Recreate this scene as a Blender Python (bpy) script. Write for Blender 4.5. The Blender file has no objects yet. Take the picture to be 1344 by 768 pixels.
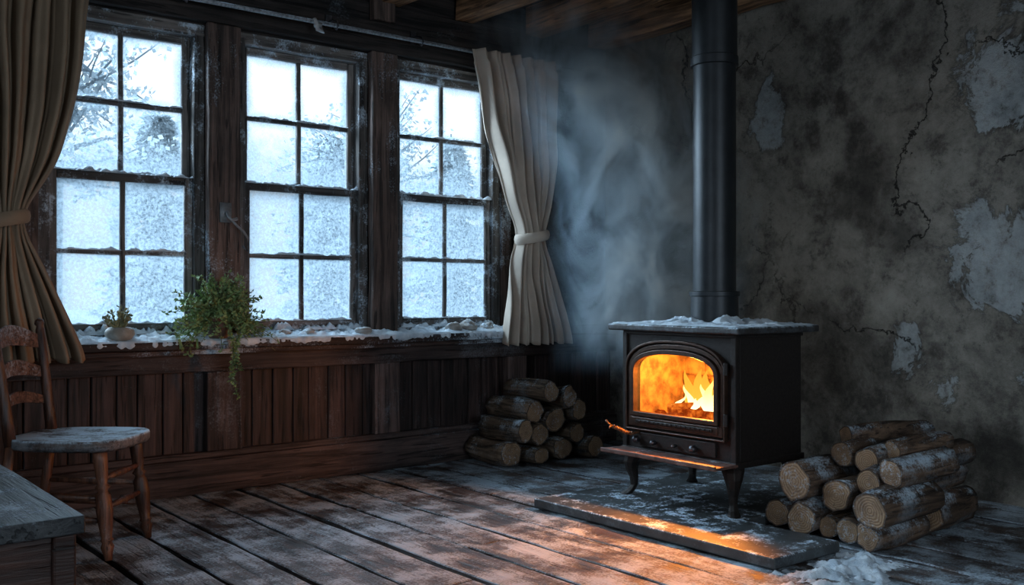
import bpy, bmesh, math, random
from mathutils import Vector, Matrix, noise
random.seed(7)
scene = bpy.context.scene
COL = scene.collection
R = random.uniform

# ------------------------------------------------------------------ node helpers
def node(nt, t, props=None, ins=None):
    n = nt.nodes.new(t)
    for k, v in (props or {}).items():
        setattr(n, k, v)
    for k, v in (ins or {}).items():
        s = n.inputs[k]
        if isinstance(v, bpy.types.NodeSocket):
            nt.links.new(v, s)
        else:
            s.default_value = v
    return n
def mth(nt, op, a, b=None, clamp=False):
    n = node(nt, 'ShaderNodeMath', {'operation': op, 'use_clamp': clamp}, {0: a})
    if b is not None:
        if isinstance(b, bpy.types.NodeSocket): nt.links.new(b, n.inputs[1])
        else: n.inputs[1].default_value = b
    return n.outputs[0]
def mr(nt, v, a, b, c=0.0, d=1.0, smooth=True):
    n = node(nt, 'ShaderNodeMapRange', {'clamp': True}, {0: v, 1: a, 2: b, 3: c, 4: d})
    if smooth: n.interpolation_type = 'SMOOTHSTEP'
    return n.outputs[0]
def mixc(nt, f, a, b, mode='MIX'):
    n = node(nt, 'ShaderNodeMix', {'data_type': 'RGBA', 'blend_type': mode}, {0: f})
    for i, v in ((6, a), (7, b)):
        if isinstance(v, bpy.types.NodeSocket): nt.links.new(v, n.inputs[i])
        else: n.inputs[i].default_value = (v[0], v[1], v[2], 1)
    return n.outputs[2]
def noi(nt, vec, scale, detail=4, rough=.55, dist=0.0):
    return node(nt, 'ShaderNodeTexNoise', {}, {'Vector': vec, 'Scale': scale, 'Detail': detail, 'Roughness': rough, 'Distortion': dist}).outputs[0]
def newmat(name):
    m = bpy.data.materials.new(name); m.use_nodes = True
    nt = m.node_tree
    return m, nt, nt.nodes['Principled BSDF']
def objco(nt, scale=(1, 1, 1)):
    tc = node(nt, 'ShaderNodeTexCoord')
    return node(nt, 'ShaderNodeMapping', {}, {'Vector': tc.outputs['Object'], 'Scale': scale}).outputs[0]
def bump(nt, b, h, strength=.4, dist=.02):
    n = node(nt, 'ShaderNodeBump', {}, {'Strength': strength, 'Distance': dist, 'Height': h})
    nt.links.new(n.outputs[0], b.inputs['Normal'])

SNOWC = (.57, .70, .81)
def wood(name, dark, light, axis='x', frost=0.0, rough=.7, island=.5, bmp=.5, up=True, spec=.3, fscale=2.2, gs=1.0, fw=.28, fmax=.9):
    m, nt, b = newmat(name)
    s = [26 * gs] * 3; s['xyz'.index(axis)] = 1.4 * gs
    co = objco(nt, tuple(s)); base = objco(nt)
    isl = node(nt, 'ShaderNodeNewGeometry')
    off = node(nt, 'ShaderNodeVectorMath', {'operation': 'SCALE'}, {0: (37., 17., 23.)})
    nt.links.new(isl.outputs['Random Per Island'], off.inputs['Scale'])
    co2 = node(nt, 'ShaderNodeVectorMath', {'operation': 'ADD'}, {0: co, 1: off.outputs[0]}).outputs[0]
    g = noi(nt, co2, 1.0, 8, .65, .6)
    patch = noi(nt, base, 2.5, 5, .6)
    f = mr(nt, g, .33, .68)
    c = mixc(nt, f, dark, light)
    k = mr(nt, isl.outputs['Random Per Island'], 0, 1, 1 - island, 1 + island * .6, False)
    k = mth(nt, 'MULTIPLY', k, mr(nt, patch, .3, .7, .65, 1.3))
    comb = node(nt, 'ShaderNodeCombineXYZ', {}, {0: k, 1: k, 2: k}).outputs[0]
    c = mixc(nt, 1.0, c, comb, 'MULTIPLY')
    crack = mr(nt, noi(nt, co2, 2.3, 3, .5), .40, .34)
    c = mixc(nt, mth(nt, 'MULTIPLY', crack, .75), c, (dark[0] * .25, dark[1] * .25, dark[2] * .25))
    hh = mth(nt, 'SUBTRACT', g, mth(nt, 'MULTIPLY', crack, .5))
    if frost > 0:
        big = noi(nt, base, fscale, 5, .65)
        fine = noi(nt, base, 95, 3, .7)
        mid = noi(nt, co2, .8, 6, .7)
        t = mth(nt, 'ADD', mth(nt, 'MULTIPLY', big, 1.1), mth(nt, 'MULTIPLY', fine, .55))
        t = mth(nt, 'ADD', t, mth(nt, 'MULTIPLY', mid, .45))
        th = 1.22 - .42 * frost
        ff = mr(nt, t, th, th + fw)
        if up:
            nz = node(nt, 'ShaderNodeSeparateXYZ', {}, {0: isl.outputs['Normal']}).outputs[2]
            ff = mth(nt, 'MULTIPLY', ff, mr(nt, nz, .1, .8, .18, 1.0))
        ff = mth(nt, 'MULTIPLY', ff, fmax)
        c = mixc(nt, ff, c, SNOWC)
        hh = mth(nt, 'ADD', hh, mth(nt, 'MULTIPLY', ff, .5))
        nt.links.new(mr(nt, ff, 0, 1, rough, .8, False), b.inputs['Roughness'])
    else:
        b.inputs['Roughness'].default_value = rough
    nt.links.new(c, b.inputs['Base Color'])
    b.inputs['Specular IOR Level'].default_value = spec
    bump(nt, b, hh, bmp, .012)
    return m

def simple(name, col, rough=.6, metal=0, nscale=20, var=.3, bmp=.2, frost=0.0, spec=.5):
    m, nt, b = newmat(name)
    co = objco(nt)
    n = noi(nt, co, nscale, 6, .6)
    k = mr(nt, n, .3, .7, 1 - var, 1 + var)
    comb = node(nt, 'ShaderNodeCombineXYZ', {}, {0: k, 1: k, 2: k}).outputs[0]
    c = mixc(nt, 1.0, col, comb, 'MULTIPLY')
    if frost > 0:
        g = node(nt, 'ShaderNodeNewGeometry')
        nz = node(nt, 'ShaderNodeSeparateXYZ', {}, {0: g.outputs['Normal']}).outputs[2]
        t = mth(nt, 'ADD', noi(nt, co, 9, 5, .7), mth(nt, 'MULTIPLY', noi(nt, co, 110, 2), .4))
        ff = mth(nt, 'MULTIPLY', mr(nt, t, .95 - .4 * frost, 1.1 - .4 * frost), mr(nt, nz, .1, .8, .06, 1))
        c = mixc(nt, ff, c, SNOWC)
    nt.links.new(c, b.inputs['Base Color'])
    b.inputs['Roughness'].default_value = rough
    b.inputs['Metallic'].default_value = metal
    b.inputs['Specular IOR Level'].default_value = spec
    bump(nt, b, n, bmp, .01)
    return m

M_floor = wood('floorboards', (.017, .012, .010), (.105, .069, .053), 'y', frost=.70, rough=.36, island=.35, spec=.55, bmp=.9, fw=.27, fscale=4.2, fmax=.74)
M_sub = simple('subfloor', (.006, .005, .005), .9)
M_wains = wood('wainscot_wood', (.010, .007, .006), (.066, .040, .036), 'z', frost=.15, rough=.6, island=.45)
M_wainh = wood('wainscot_rail_wood', (.012, .008, .007), (.074, .050, .045), 'x', frost=.32, rough=.65)
M_post = wood('post_wood', (.026, .019, .016), (.15, .10, .082), 'z', frost=.2, rough=.7, up=False)
M_wallwood = wood('dark_wall_planks', (.008, .007, .007), (.045, .036, .032), 'x', frost=.05, rough=.8)
M_beam = wood('beam_wood', (.07, .035, .018), (.46, .25, .13), 'y', rough=.7)
M_ceil = wood('ceiling_boards', (.010, .007, .005), (.05, .03, .02), 'y', rough=.8)
M_sashv = wood('sash_wood_v', (.045, .042, .04), (.20, .18, .165), 'z', frost=.34, rough=.8, up=False, fscale=9)
M_sashh = wood('sash_wood_h', (.045, .042, .04), (.20, .18, .165), 'x', frost=.42, rough=.8, up=False, fscale=9)
M_chair = wood('chair_wood', (.045, .017, .010), (.23, .092, .05), 'z', frost=.15, rough=.4, spec=.5, gs=1.5)
M_slat = wood('chair_slat_wood', (.05, .025, .018), (.22, .12, .088), 'x', frost=.32, rough=.5, up=False, gs=1.5, fmax=.7)
M_seat = wood('chair_seat_wood', (.035, .027, .025), (.15, .115, .10), 'x', frost=.90, rough=.6, gs=1.5, fw=.30, fscale=8)
M_chest = wood('chest_wood', (.018, .008, .006), (.07, .028, .018), 'x', frost=.0, rough=.45)
M_chesttop = wood('chest_lid_wood', (.012, .014, .016), (.045, .048, .05), 'y', frost=.40, rough=.4, fscale=5, island=.1)
M_bark = wood('log_bark', (.030, .019, .013), (.18, .112, .072), 'x', frost=.50, rough=.85, island=.3, gs=1.2, fscale=6)
M_barky = wood('log_bark_y', (.034, .023, .016), (.22, .15, .10), 'y', frost=.46, rough=.85, island=.3, gs=1.2, fscale=6)
M_iron = simple('cast_iron', (.022, .017, .015), .5, .3, 60, .25, .15, spec=.35)
M_irontop = simple('cast_iron_frosted', (.03, .028, .028), .5, .3, 60, .25, .2, frost=.75)
M_pipe = simple('stove_pipe_steel', (.020, .023, .026), .42, .5, 12, .2, .05)
M_lip = simple('rusty_iron', (.11, .055, .042), .6, .1, 18, .5, .3, frost=.4)
M_brass = simple('old_brass', (.22, .11, .06), .45, .6, 18, .4, .2)
M_doorfr = simple('door_iron_brown', (.055, .03, .02), .4, .5, 30, .3, .1)
M_brick = simple('firebrick', (.20, .11, .045), .9, 0, 14, .6, .8)
M_slate = simple('hearth_slate', (.05, .056, .058), .5, 0, 5, .4, .4, frost=.62)
M_metal = simple('dull_metal', (.10, .10, .11), .4, .9, 40, .2, .1)
M_pot = simple('terracotta', (.12, .07, .05), .8, 0, 20, .3, .3, frost=.4)
M_bowl = simple('ceramic_bowl', (.28, .26, .22), .6, 0, 20, .2, .2, frost=.5)
M_stone = simple('pale_stone', (.30, .28, .25), .8, 0, 20, .3, .4, frost=.7)
M_leaf = simple('foliage', (.19, .29, .11), .6, 0, 25, .5, .1, frost=.35)
M_stem = simple('stem', (.14, .13, .06), .7, 0, 25, .4, .1)

def mk_snow():
    m, nt, b = newmat('snow')
    co = objco(nt)
    n = noi(nt, co, 130, 3, .7); n2 = noi(nt, co, 18, 4)
    nt.links.new(mixc(nt, mr(nt, n2, .3, .7), (.46, .56, .65), (.72, .80, .86)), b.inputs['Base Color'])
    b.inputs['Roughness'].default_value = .7
    bump(nt, b, n, .7, .008)
    return m
M_snow = mk_snow()

def mk_logend():
    m, nt, b = newmat('log_cut_end')
    uv = node(nt, 'ShaderNodeTexCoord').outputs['UV']
    co = objco(nt)
    ln = node(nt, 'ShaderNodeVectorMath', {'operation': 'LENGTH'}, {0: uv}).outputs['Value']
    wob = noi(nt, co, 14, 3)
    r = mth(nt, 'ADD', ln, mth(nt, 'MULTIPLY', wob, .25))
    rings = mth(nt, 'SINE', mth(nt, 'MULTIPLY', r, 42.0))
    c = mixc(nt, mr(nt, rings, -1, 1), (.25, .145, .08), (.38, .25, .15))
    c = mixc(nt, mr(nt, noi(nt, co, 7, 5, .7), .42, .68, 0, .7), c, (.11, .065, .04))
    c = mixc(nt, mr(nt, ln, .84, .97), c, (.04, .025, .018))
    sp = node(nt, 'ShaderNodeSeparateXYZ', {}, {0: uv})
    ang = mth(nt, 'ARCTAN2', sp.outputs[1], sp.outputs[0])
    ck = mth(nt, 'ABSOLUTE', mth(nt, 'SINE', mth(nt, 'ADD', mth(nt, 'MULTIPLY', ang, 2.5), mth(nt, 'MULTIPLY', wob, 5.0))))
    c = mixc(nt, mth(nt, 'MULTIPLY', mr(nt, ck, .08, .0), .7), c, (.05, .03, .02))
    fr = mr(nt, mth(nt, 'ADD', noi(nt, co, 60, 4, .8), mth(nt, 'MULTIPLY', noi(nt, co, 8, 2), .5)), .78, .98, 0, .5)
    c = mixc(nt, fr, c, SNOWC)
    nt.links.new(c, b.inputs['Base Color']); b.inputs['Roughness'].default_value = .85
    bump(nt, b, rings, .3, .004)
    return m
M_end = mk_logend()

def mk_plaster(name, darker=1.0):
    m, nt, b = newmat(name)
    co = objco(nt)
    d = noi(nt, co, 1.3, 8, .68, .5)
    d2 = noi(nt, co, 5.0, 9, .75)
    d3 = noi(nt, co, 13.0, 8, .8)
    fine = noi(nt, co, 55, 4, .7)
    c = mixc(nt, mr(nt, d, .34, .64), (.055, .047, .040), (.25, .225, .19))
    c = mixc(nt, mr(nt, d2, .43, .69, 0, .7), c, (.32, .295, .25))
    c = mixc(nt, mr(nt, d2, .48, .32, 0, .78), c, (.036, .030, .025))
    c = mixc(nt, mr(nt, d3, .47, .32, 0, .62), c, (.026, .021, .018))
    c = mixc(nt, mr(nt, d3, .56, .72, 0, .4), c, (.38, .36, .32))
    sp = node(nt, 'ShaderNodeSeparateXYZ', {}, {0: co})
    def blob(y, z, ry, rz):
        a = mth(nt, 'DIVIDE', mth(nt, 'SUBTRACT', sp.outputs[1], y), ry)
        e = mth(nt, 'DIVIDE', mth(nt, 'SUBTRACT', sp.outputs[2], z), rz)
        q = mth(nt, 'SQRT', mth(nt, 'ADD', mth(nt, 'MULTIPLY', a, a), mth(nt, 'MULTIPLY', e, e)))
        return mr(nt, q, 1.6, 0, 0, 1, False)
    edge = noi(nt, co, 3.2, 9, .70, .6)
    pale = None
    for bl in ((2.42, 1.25, .42, .40), (2.40, 2.2, .38, .46), (2.97, .80, .13, .22), (3.9, 2.25, .18, .3), (2.75, .55, .12, .15), (2.0, .7, .4, .5)):
        v = blob(*bl); pale = v if pale is None else mth(nt, 'MAXIMUM', pale, v)
    pf = mth(nt, 'ADD', mth(nt, 'MULTIPLY', pale, .55), mth(nt, 'MULTIPLY', edge, .95))
    pm = mr(nt, pf, .79, .83)
    palec = mixc(nt, mr(nt, d2, .3, .7), (.23, .25, .255), (.42, .445, .45))
    pmm = mth(nt, 'MULTIPLY', pm, mr(nt, d3, .34, .54, .25, .88))
    c = mixc(nt, pmm, c, palec)
    rim = mth(nt, 'MULTIPLY', mr(nt, pf, .76, .79), mr(nt, pf, .82, .795))
    c = mixc(nt, mth(nt, 'MULTIPLY', rim, .35), c, (.03, .025, .02))
    dk = None
    for bl in ((3.25, 1.75, .25, .45), (3.45, .6, .55, .65), (4.6, 1.2, .6, 1.4), (3.0, 1.45, .2, .2), (2.4, .25, .9, .25)):
        v = blob(*bl); dk = v if dk is None else mth(nt, 'MAXIMUM', dk, v)
    df = mr(nt, mth(nt, 'ADD', mth(nt, 'MULTIPLY', dk, .5), mth(nt, 'MULTIPLY', edge, .7)), .50, .84)
    c = mixc(nt, mth(nt, 'MULTIPLY', df, .72), c, (.020, .017, .014))
    # cracks
    wv = node(nt, 'ShaderNodeTexNoise', {}, {'Vector': co, 'Scale': 2.2, 'Detail': 6.0, 'Roughness': .65}).outputs[1]
    wv = node(nt, 'ShaderNodeVectorMath', {'operation': 'SCALE'}, {0: wv, 'Scale': .55}).outputs[0]
    cv = node(nt, 'ShaderNodeVectorMath', {'operation': 'ADD'}, {0: co, 1: wv}).outputs[0]
    vo = node(nt, 'ShaderNodeTexVoronoi', {'feature': 'DISTANCE_TO_EDGE'}, {'Vector': cv, 'Scale': .95}).outputs[0]
    crm = mr(nt, noi(nt, co, 1.1, 2), .44, .56)
    cr = mth(nt, 'MULTIPLY', mr(nt, vo, .007, .001), crm)
    wob = mth(nt, 'MULTIPLY', mth(nt, 'SUBTRACT', noi(nt, co, 1.6, 8, .62), .5), 1.1)
    ly = mth(nt, 'SUBTRACT', mth(nt, 'SUBTRACT', sp.outputs[1], mth(nt, 'ADD', mth(nt, 'MULTIPLY', sp.outputs[2], -.16), 3.22)), wob)
    cl = mth(nt, 'MULTIPLY', mr(nt, mth(nt, 'ABSOLUTE', ly), .011, .004), mr(nt, sp.outputs[2], 1.25, 1.4))
    cr = mth(nt, 'MAXIMUM', cr, cl)
    c = mixc(nt, mth(nt, 'MULTIPLY', cr, .9), c, (.008, .006, .005))
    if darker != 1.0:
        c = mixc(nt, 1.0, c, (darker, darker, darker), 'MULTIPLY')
    nt.links.new(c, b.inputs['Base Color'])
    b.inputs['Roughness'].default_value = .85; b.inputs['Specular IOR Level'].default_value = .3
    h = mth(nt, 'ADD', mth(nt, 'MULTIPLY', d2, .7), mth(nt, 'MULTIPLY', fine, .2))
    h = mth(nt, 'ADD', h, mth(nt, 'MULTIPLY', d3, .4))
    h = mth(nt, 'ADD', h, mth(nt, 'MULTIPLY', pm, .25))
    h = mth(nt, 'SUBTRACT', h, mth(nt, 'MULTIPLY', cr, .9))
    bump(nt, b, h, .9, .04)
    return m
M_plaster = mk_plaster('cracked_plaster')
M_plasterd = mk_plaster('dark_plaster', .35)  # same plaster darkened, shadow beside the windows put into its colour

def mk_cloth(name, col):
    m, nt, b = newmat(name)
    co = objco(nt)
    w = noi(nt, objco(nt, (200, 200, 500)), 1, 2)
    n = noi(nt, co, 3, 5)
    c = mixc(nt, mr(nt, n, .3, .7), tuple(x * .7 for x in col), col)
    tr = node(nt, 'ShaderNodeBsdfTranslucent', {}, {0: c})
    nt.links.new(c, b.inputs['Base Color']); b.inputs['Roughness'].default_value = .9
    b.inputs['Specular IOR Level'].default_value = .1
    bump(nt, b, w, .3, .003)
    mx = node(nt, 'ShaderNodeMixShader', {}, {0: .05, 1: b.outputs[0], 2: tr.outputs[0]})
    nt.links.new(mx.outputs[0], nt.nodes['Material Output'].inputs[0])
    return m
M_cloth = mk_cloth('linen_curtain', (.62, .53, .44))
M_clothb = mk_cloth('brown_curtain', (.32, .235, .16))

def mk_pane():
    m, nt, b = newmat('frosted_glass')
    nt.nodes.remove(b)
    co = objco(nt)
    uv = node(nt, 'ShaderNodeTexCoord').outputs['UV']
    s = node(nt, 'ShaderNodeSeparateXYZ', {}, {0: uv})
    u, v = s.outputs[0], s.outputs[1]
    e = mth(nt, 'MINIMUM', mth(nt, 'MINIMUM', u, mth(nt, 'SUBTRACT', 1.0, u)), mth(nt, 'MINIMUM', v, mth(nt, 'SUBTRACT', 1.0, v)))
    z = node(nt, 'ShaderNodeSeparateXYZ', {}, {0: co}).outputs[2]
    n1 = noi(nt, co, 6, 6, .7); n2 = noi(nt, co, 70, 4, .8)
    fz = mr(nt, mth(nt, 'ADD', z, mth(nt, 'MULTIPLY', mth(nt, 'SUBTRACT', n1, .5), .9)), 2.18, 1.74)
    fe = mr(nt, mth(nt, 'ADD', e, mth(nt, 'MULTIPLY', mth(nt, 'SUBTRACT', n1, .5), .25)), .18, .0)
    f = mth(nt, 'MAXIMUM', mth(nt, 'MULTIPLY', fe, .97), mth(nt, 'MULTIPLY', fz, mr(nt, e, .0, .35, 1.0, .82)))
    f = mth(nt, 'ADD', f, mth(nt, 'MULTIPLY', mth(nt, 'MULTIPLY', mth(nt, 'SUBTRACT', n2, .5), 1.4), mr(nt, f, 0, .4)), True)
    f = mth(nt, 'MULTIPLY', f, .90)
    col = mixc(nt, mr(nt, n2, .3, .7), (.055, .070, .082), (.135, .165, .185))
    tl = node(nt, 'ShaderNodeBsdfTranslucent', {}, {0: col})
    df = node(nt, 'ShaderNodeBsdfDiffuse', {}, {0: (.5, .58, .64, 1)})
    fr = node(nt, 'ShaderNodeMixShader', {}, {0: .25, 1: tl.outputs[0], 2: df.outputs[0]})
    tp = node(nt, 'ShaderNodeBsdfTransparent', {}, {0: (.96, .98, 1, 1)})
    mx = node(nt, 'ShaderNodeMixShader', {}, {0: f, 1: tp.outputs[0], 2: fr.outputs[0]})
    nt.links.new(mx.outputs[0], nt.nodes['Material Output'].inputs[0])
    return m
M_pane = mk_pane()

def mk_stoveglass():
    m, nt, b = newmat('stove_glass'); nt.nodes.remove(b)
    tp = node(nt, 'ShaderNodeBsdfTransparent', {}, {0: (.97, .93, .88, 1)})
    gl = node(nt, 'ShaderNodeBsdfGlossy', {}, {0: (1, 1, 1, 1), 1: .08})
    mx = node(nt, 'ShaderNodeMixShader', {}, {0: .03, 1: tp.outputs[0], 2: gl.outputs[0]})
    nt.links.new(mx.outputs[0], nt.nodes['Material Output'].inputs[0])
    return m
M_sglass = mk_stoveglass()

def mk_emit(name, ramp, strength, z0, z1, nscale=12, amt=.35):
    m, nt, b = newmat(name); nt.nodes.remove(b)
    co = objco(nt)
    z = node(nt, 'ShaderNodeSeparateXYZ', {}, {0: co}).outputs[2]
    t = mr(nt, z, z0, z1, 0, 1, False)
    t = mth(nt, 'ADD', t, mth(nt, 'MULTIPLY', mth(nt, 'SUBTRACT', noi(nt, co, nscale, 4), .5), amt * 2), True)
    cr = node(nt, 'ShaderNodeValToRGB', {}, {0: t})
    el = cr.color_ramp.elements
    while len(el) > 1: el.remove(el[-1])
    for i, (p, c) in enumerate(ramp):
        e = el[0] if i == 0 else el.new(p)
        e.position = p; e.color = (*c, 1)
    em = node(nt, 'ShaderNodeEmission', {}, {0: cr.outputs[0], 1: strength})
    nt.links.new(em.outputs[0], nt.nodes['Material Output'].inputs[0])
    return m
M_flame = mk_emit('flame', [(0, (1, .90, .50)), (.55, (1, .72, .20)), (1, (1, .45, .04))], 2.3, .50, .70, 14, .2)
M_flame2 = mk_emit('flame_outer', [(0, (1, .52, .06)), (1, (1, .30, .015))], 1.4, .50, .78, 14, .2)
M_ember = mk_emit('embers', [(0, (.02, .004, .001)), (.45, (.4, .05, .005)), (.8, (1, .22, .02)), (1, (1, .5, .1))], 1.0, .40, .60, 30, .8)

# ------------------------------------------------------------------ mesh helpers
def link(o, parent=None):
    COL.objects.link(o)
    if parent is not None: o.parent = parent
    return o
def empty(name, loc=(0, 0, 0), rot=0):
    e = bpy.data.objects.new(name, None); e.location = loc; e.rotation_euler = (0, 0, rot)
    e.empty_display_size = .1
    return link(e)
def finish(name, bm, mats, parent=None, smooth=False, bevel=0, seg=2, recalc=True):
    if recalc: bmesh.ops.recalc_face_normals(bm, faces=bm.faces)
    me = bpy.data.meshes.new(name); bm.to_mesh(me); bm.free()
    for m in (mats if isinstance(mats, (list, tuple)) else [mats]): me.materials.append(m)
    if smooth:
        for p in me.polygons: p.use_smooth = True
    o = bpy.data.objects.new(name, me)
    if bevel:
        md = o.modifiers.new('bevel', 'BEVEL'); md.width = bevel; md.segments = seg; md.limit_method = 'ANGLE'
    return link(o, parent)
def box(bm, a, b, mi=0, seg=(1, 1, 1), jit=0.0):
    a = Vector(a); b = Vector(b); n = seg
    vs = {}
    so = Vector((R(0, 50), R(0, 50), R(0, 50)))
    def V(i, j, k):
        if (i, j, k) not in vs:
            p = Vector((a.x + (b.x - a.x) * i / n[0], a.y + (b.y - a.y) * j / n[1], a.z + (b.z - a.z) * k / n[2]))
            if jit:
                q = p * 4 + so
                p = p + Vector((noise.noise(q), noise.noise(q + Vector((9, 3, 1))), noise.noise(q + Vector((2, 8, 5))))) * jit
            vs[(i, j, k)] = bm.verts.new(p)
        return vs[(i, j, k)]
    for ax in range(3):
        o1, o2 = [x for x in range(3) if x != ax]
        for side in (0, n[ax]):
            for i in range(n[o1]):
                for j in range(n[o2]):
                    idx = []
                    for (di, dj) in ((0, 0), (1, 0), (1, 1), (0, 1)):
                        c = [0, 0, 0]; c[ax] = side; c[o1] = i + di; c[o2] = j + dj
                        idx.append(V(*c))
                    f = bm.faces.new(idx); f.material_index = mi
def basis(d):
    d = d.normalized()
    a = Vector((0, 0, 1)) if abs(d.z) < .9 else Vector((1, 0, 0))
    u = d.cross(a).normalized(); v = d.cross(u).normalized()
    return u, v
def turned(bm, p0, p1, prof, n=14, mi=0, caps=True):
    p0 = Vector(p0); p1 = Vector(p1); u, v = basis(p1 - p0)
    rings = []
    for t, r in prof:
        c = p0.lerp(p1, t)
        rings.append([bm.verts.new(c + (u * math.cos(2 * math.pi * k / n) + v * math.sin(2 * math.pi * k / n)) * r) for k in range(n)])
    for a, b in zip(rings, rings[1:]):
        for k in range(n):
            f = bm.faces.new((a[k], a[(k + 1) % n], b[(k + 1) % n], b[k])); f.material_index = mi
    if caps:
        for q in (rings[0], rings[-1]):
            f = bm.faces.new(q); f.material_index = mi
def tube(bm, pts, r, n=8, mi=0):
    pts = [Vector(p) for p in pts]; rings = []
    for i, p in enumerate(pts):
        d = pts[min(i + 1, len(pts) - 1)] - pts[max(i - 1, 0)]
        u, v = basis(d); rr = r[i] if isinstance(r, (list, tuple)) else r
        rings.append([bm.verts.new(p + (u * math.cos(2 * math.pi * k / n) + v * math.sin(2 * math.pi * k / n)) * rr) for k in range(n)])
    for a, b in zip(rings, rings[1:]):
        for k in range(n):
            f = bm.faces.new((a[k], a[(k + 1) % n], b[(k + 1) % n], b[k])); f.material_index = mi
    for q in (rings[0], rings[-1]):
        f = bm.faces.new(q); f.material_index = mi
def snowfield(name, x0, x1, y0, y1, z, res, hf, parent=None, mat=None):
    bm = bmesh.new()
    nx = max(2, int((x1 - x0) / res)); ny = max(2, int((y1 - y0) / res))
    g = [[None] * (ny + 1) for _ in range(nx + 1)]; H = {}
    for i in range(nx + 1):
        for j in range(ny + 1):
            x = x0 + (x1 - x0) * i / nx; y = y0 + (y1 - y0) * j / ny
            h = hf(x, y); H[(i, j)] = h
            zz = z(x, y) if callable(z) else z
            g[i][j] = bm.verts.new((x, y, zz + max(h, -.004)))
    for i in range(nx):
        for j in range(ny):
            if max(H[(i, j)], H[(i + 1, j)], H[(i, j + 1)], H[(i + 1, j + 1)]) > 0:
                bm.faces.new((g[i][j], g[i + 1][j], g[i + 1][j + 1], g[i][j + 1]))
    bmesh.ops.delete(bm, geom=[v for v in bm.verts if not v.link_faces], context='VERTS')
    return finish(name, bm, mat or M_snow, parent, smooth=True)
def fn(x, y, s, o=0): return noise.fractal(Vector((x * s, y * s, o)), 1.0, 2.0, 4)

# ------------------------------------------------------------------ room
XR, YW = 5.23, 5.40
ZC = 3.10
# floor : individual boards running along Y
bm = bmesh.new()
xs = 2.26 - 17 * .255
while xs < XR:
    w = .255
    gap = .014 + (0.018 if abs(xs - 2.26) < .02 else R(0, .007))
    y = -2.0
    while y < YW:
        L = R(3.5, 6.5); ye = min(y + L, YW)
        if YW - ye < .6: ye = YW
        zt = R(-.004, .002)
        x0, x1 = xs + gap, min(xs + w - .003, XR)
        if x1 > x0 + .02:
            box(bm, (x0, y + .004, -.035 + zt), (x1, ye, zt), 0, (2, int((ye - y) / .15) + 1, 1), .007)
        y = ye
    xs += w
floor = finish('floor', bm, [M_floor, M_sub], bevel=.004, seg=1)
bm = bmesh.new(); box(bm, (-2.1, -2.1, -.12), (XR + .1, YW + .05, -.045)); finish('subfloor', bm, M_sub, floor)

bm = bmesh.new(); box(bm, (XR, -2.1, -.1), (XR + .15, YW + .2, ZC + .1)); finish('wall_right', bm, M_plaster)
# rear walls, each with an added opening that lets the fill lights in
bm = bmesh.new()
box(bm, (-2.15, -2.1, -.1), (-2.0, YW + .2, .9)); box(bm, (-2.15, -2.1, 2.5), (-2.0, YW + .2, ZC + .1))
box(bm, (-2.15, -2.1, .9), (-2.0, -.2, 2.5)); box(bm, (-2.15, 2.2, .9), (-2.0, YW + .2, 2.5))
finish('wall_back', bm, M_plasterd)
bm = bmesh.new()
box(bm, (-2.15, -2.25, -.1), (XR + .15, -2.1, .9)); box(bm, (-2.15, -2.25, 2.5), (XR + .15, -2.1, ZC + .1))
box(bm, (-2.15, -2.25, .9), (.2, -2.1, 2.5)); box(bm, (3.0, -2.25, .9), (XR + .15, -2.1, 2.5))
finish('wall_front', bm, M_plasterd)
for k, (a, b, ax) in enumerate(((-.2, 2.2, 1), (.2, 3.0, 0))):
    bm = bmesh.new()
    def B(u0, z0, u1, z1, d=.03):
        if ax == 1: box(bm, (-2.09 - d / 2, u0, z0), (-2.09 + d / 2, u1, z1))
        else: box(bm, (u0, -2.18 - d / 2, z0), (u1, -2.18 + d / 2, z1))
    B(a, .9, b, .96, .06); B(a, 2.44, b, 2.5, .06)
    for i in range(5):
        u = a + (b - a - .05) * i / 4; B(u, .9, u + .05, 2.5, .05)
    for i in range(1, 4): B(a, .9 + .4 * i - .012, b, .9 + .4 * i + .012)
    finish('window_%d' % (4 + k), bm, M_sashh)  # made-up window frames in the added openings behind the camera
# ceiling with boards
bm = bmesh.new()
xx = -2.1
while xx < XR:
    box(bm, (xx, -2.1, ZC + R(0, .006)), (xx + .19, YW + .15, ZC + .05)); xx += .2
box(bm, (-2.15, -2.2, ZC + .05), (XR + .15, YW + .2, ZC + .15))
finish('ceiling', bm, M_ceil, bevel=.004, seg=1)
for i, bx in enumerate((5.02, 4.42, 3.82, 3.22, 2.6, 1.95, 1.3, .6, -.1, -.9)):
    bm = bmesh.new(); box(bm, (bx, -2.05, ZC - .19), (bx + .16, YW - .03, ZC + .02), 0, (2, 30, 2), .015)
    finish('ceiling_beam', bm, M_beam, bevel=.01)

WX = [(1.28, 2.087), (2.325, 3.13), (3.366, 4.175)]
WB, WT = .86, 2.56
# window wall (pieces around the openings)
bm = bmesh.new()
box(bm, (-2.1, YW, -.1), (XR + .1, YW + .14, WB))            # below
zz = WT
while zz < ZC:                                                # horizontal planks above
    box(bm, (-2.1, YW - R(0, .008), zz), (XR, YW + .14, min(zz + .178, ZC))); zz += .18
box(bm, (-2.1, YW, WB), (WX[0][0], YW + .14, WT))
box(bm, (WX[0][1], YW, WB), (WX[1][0], YW + .14, WT))
box(bm, (WX[1][1], YW, WB), (WX[2][0], YW + .14, WT))
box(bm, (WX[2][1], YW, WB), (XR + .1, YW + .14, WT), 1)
finish('wall_left', bm, [M_wallwood, M_plasterd], bevel=.003, seg=1)

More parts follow.
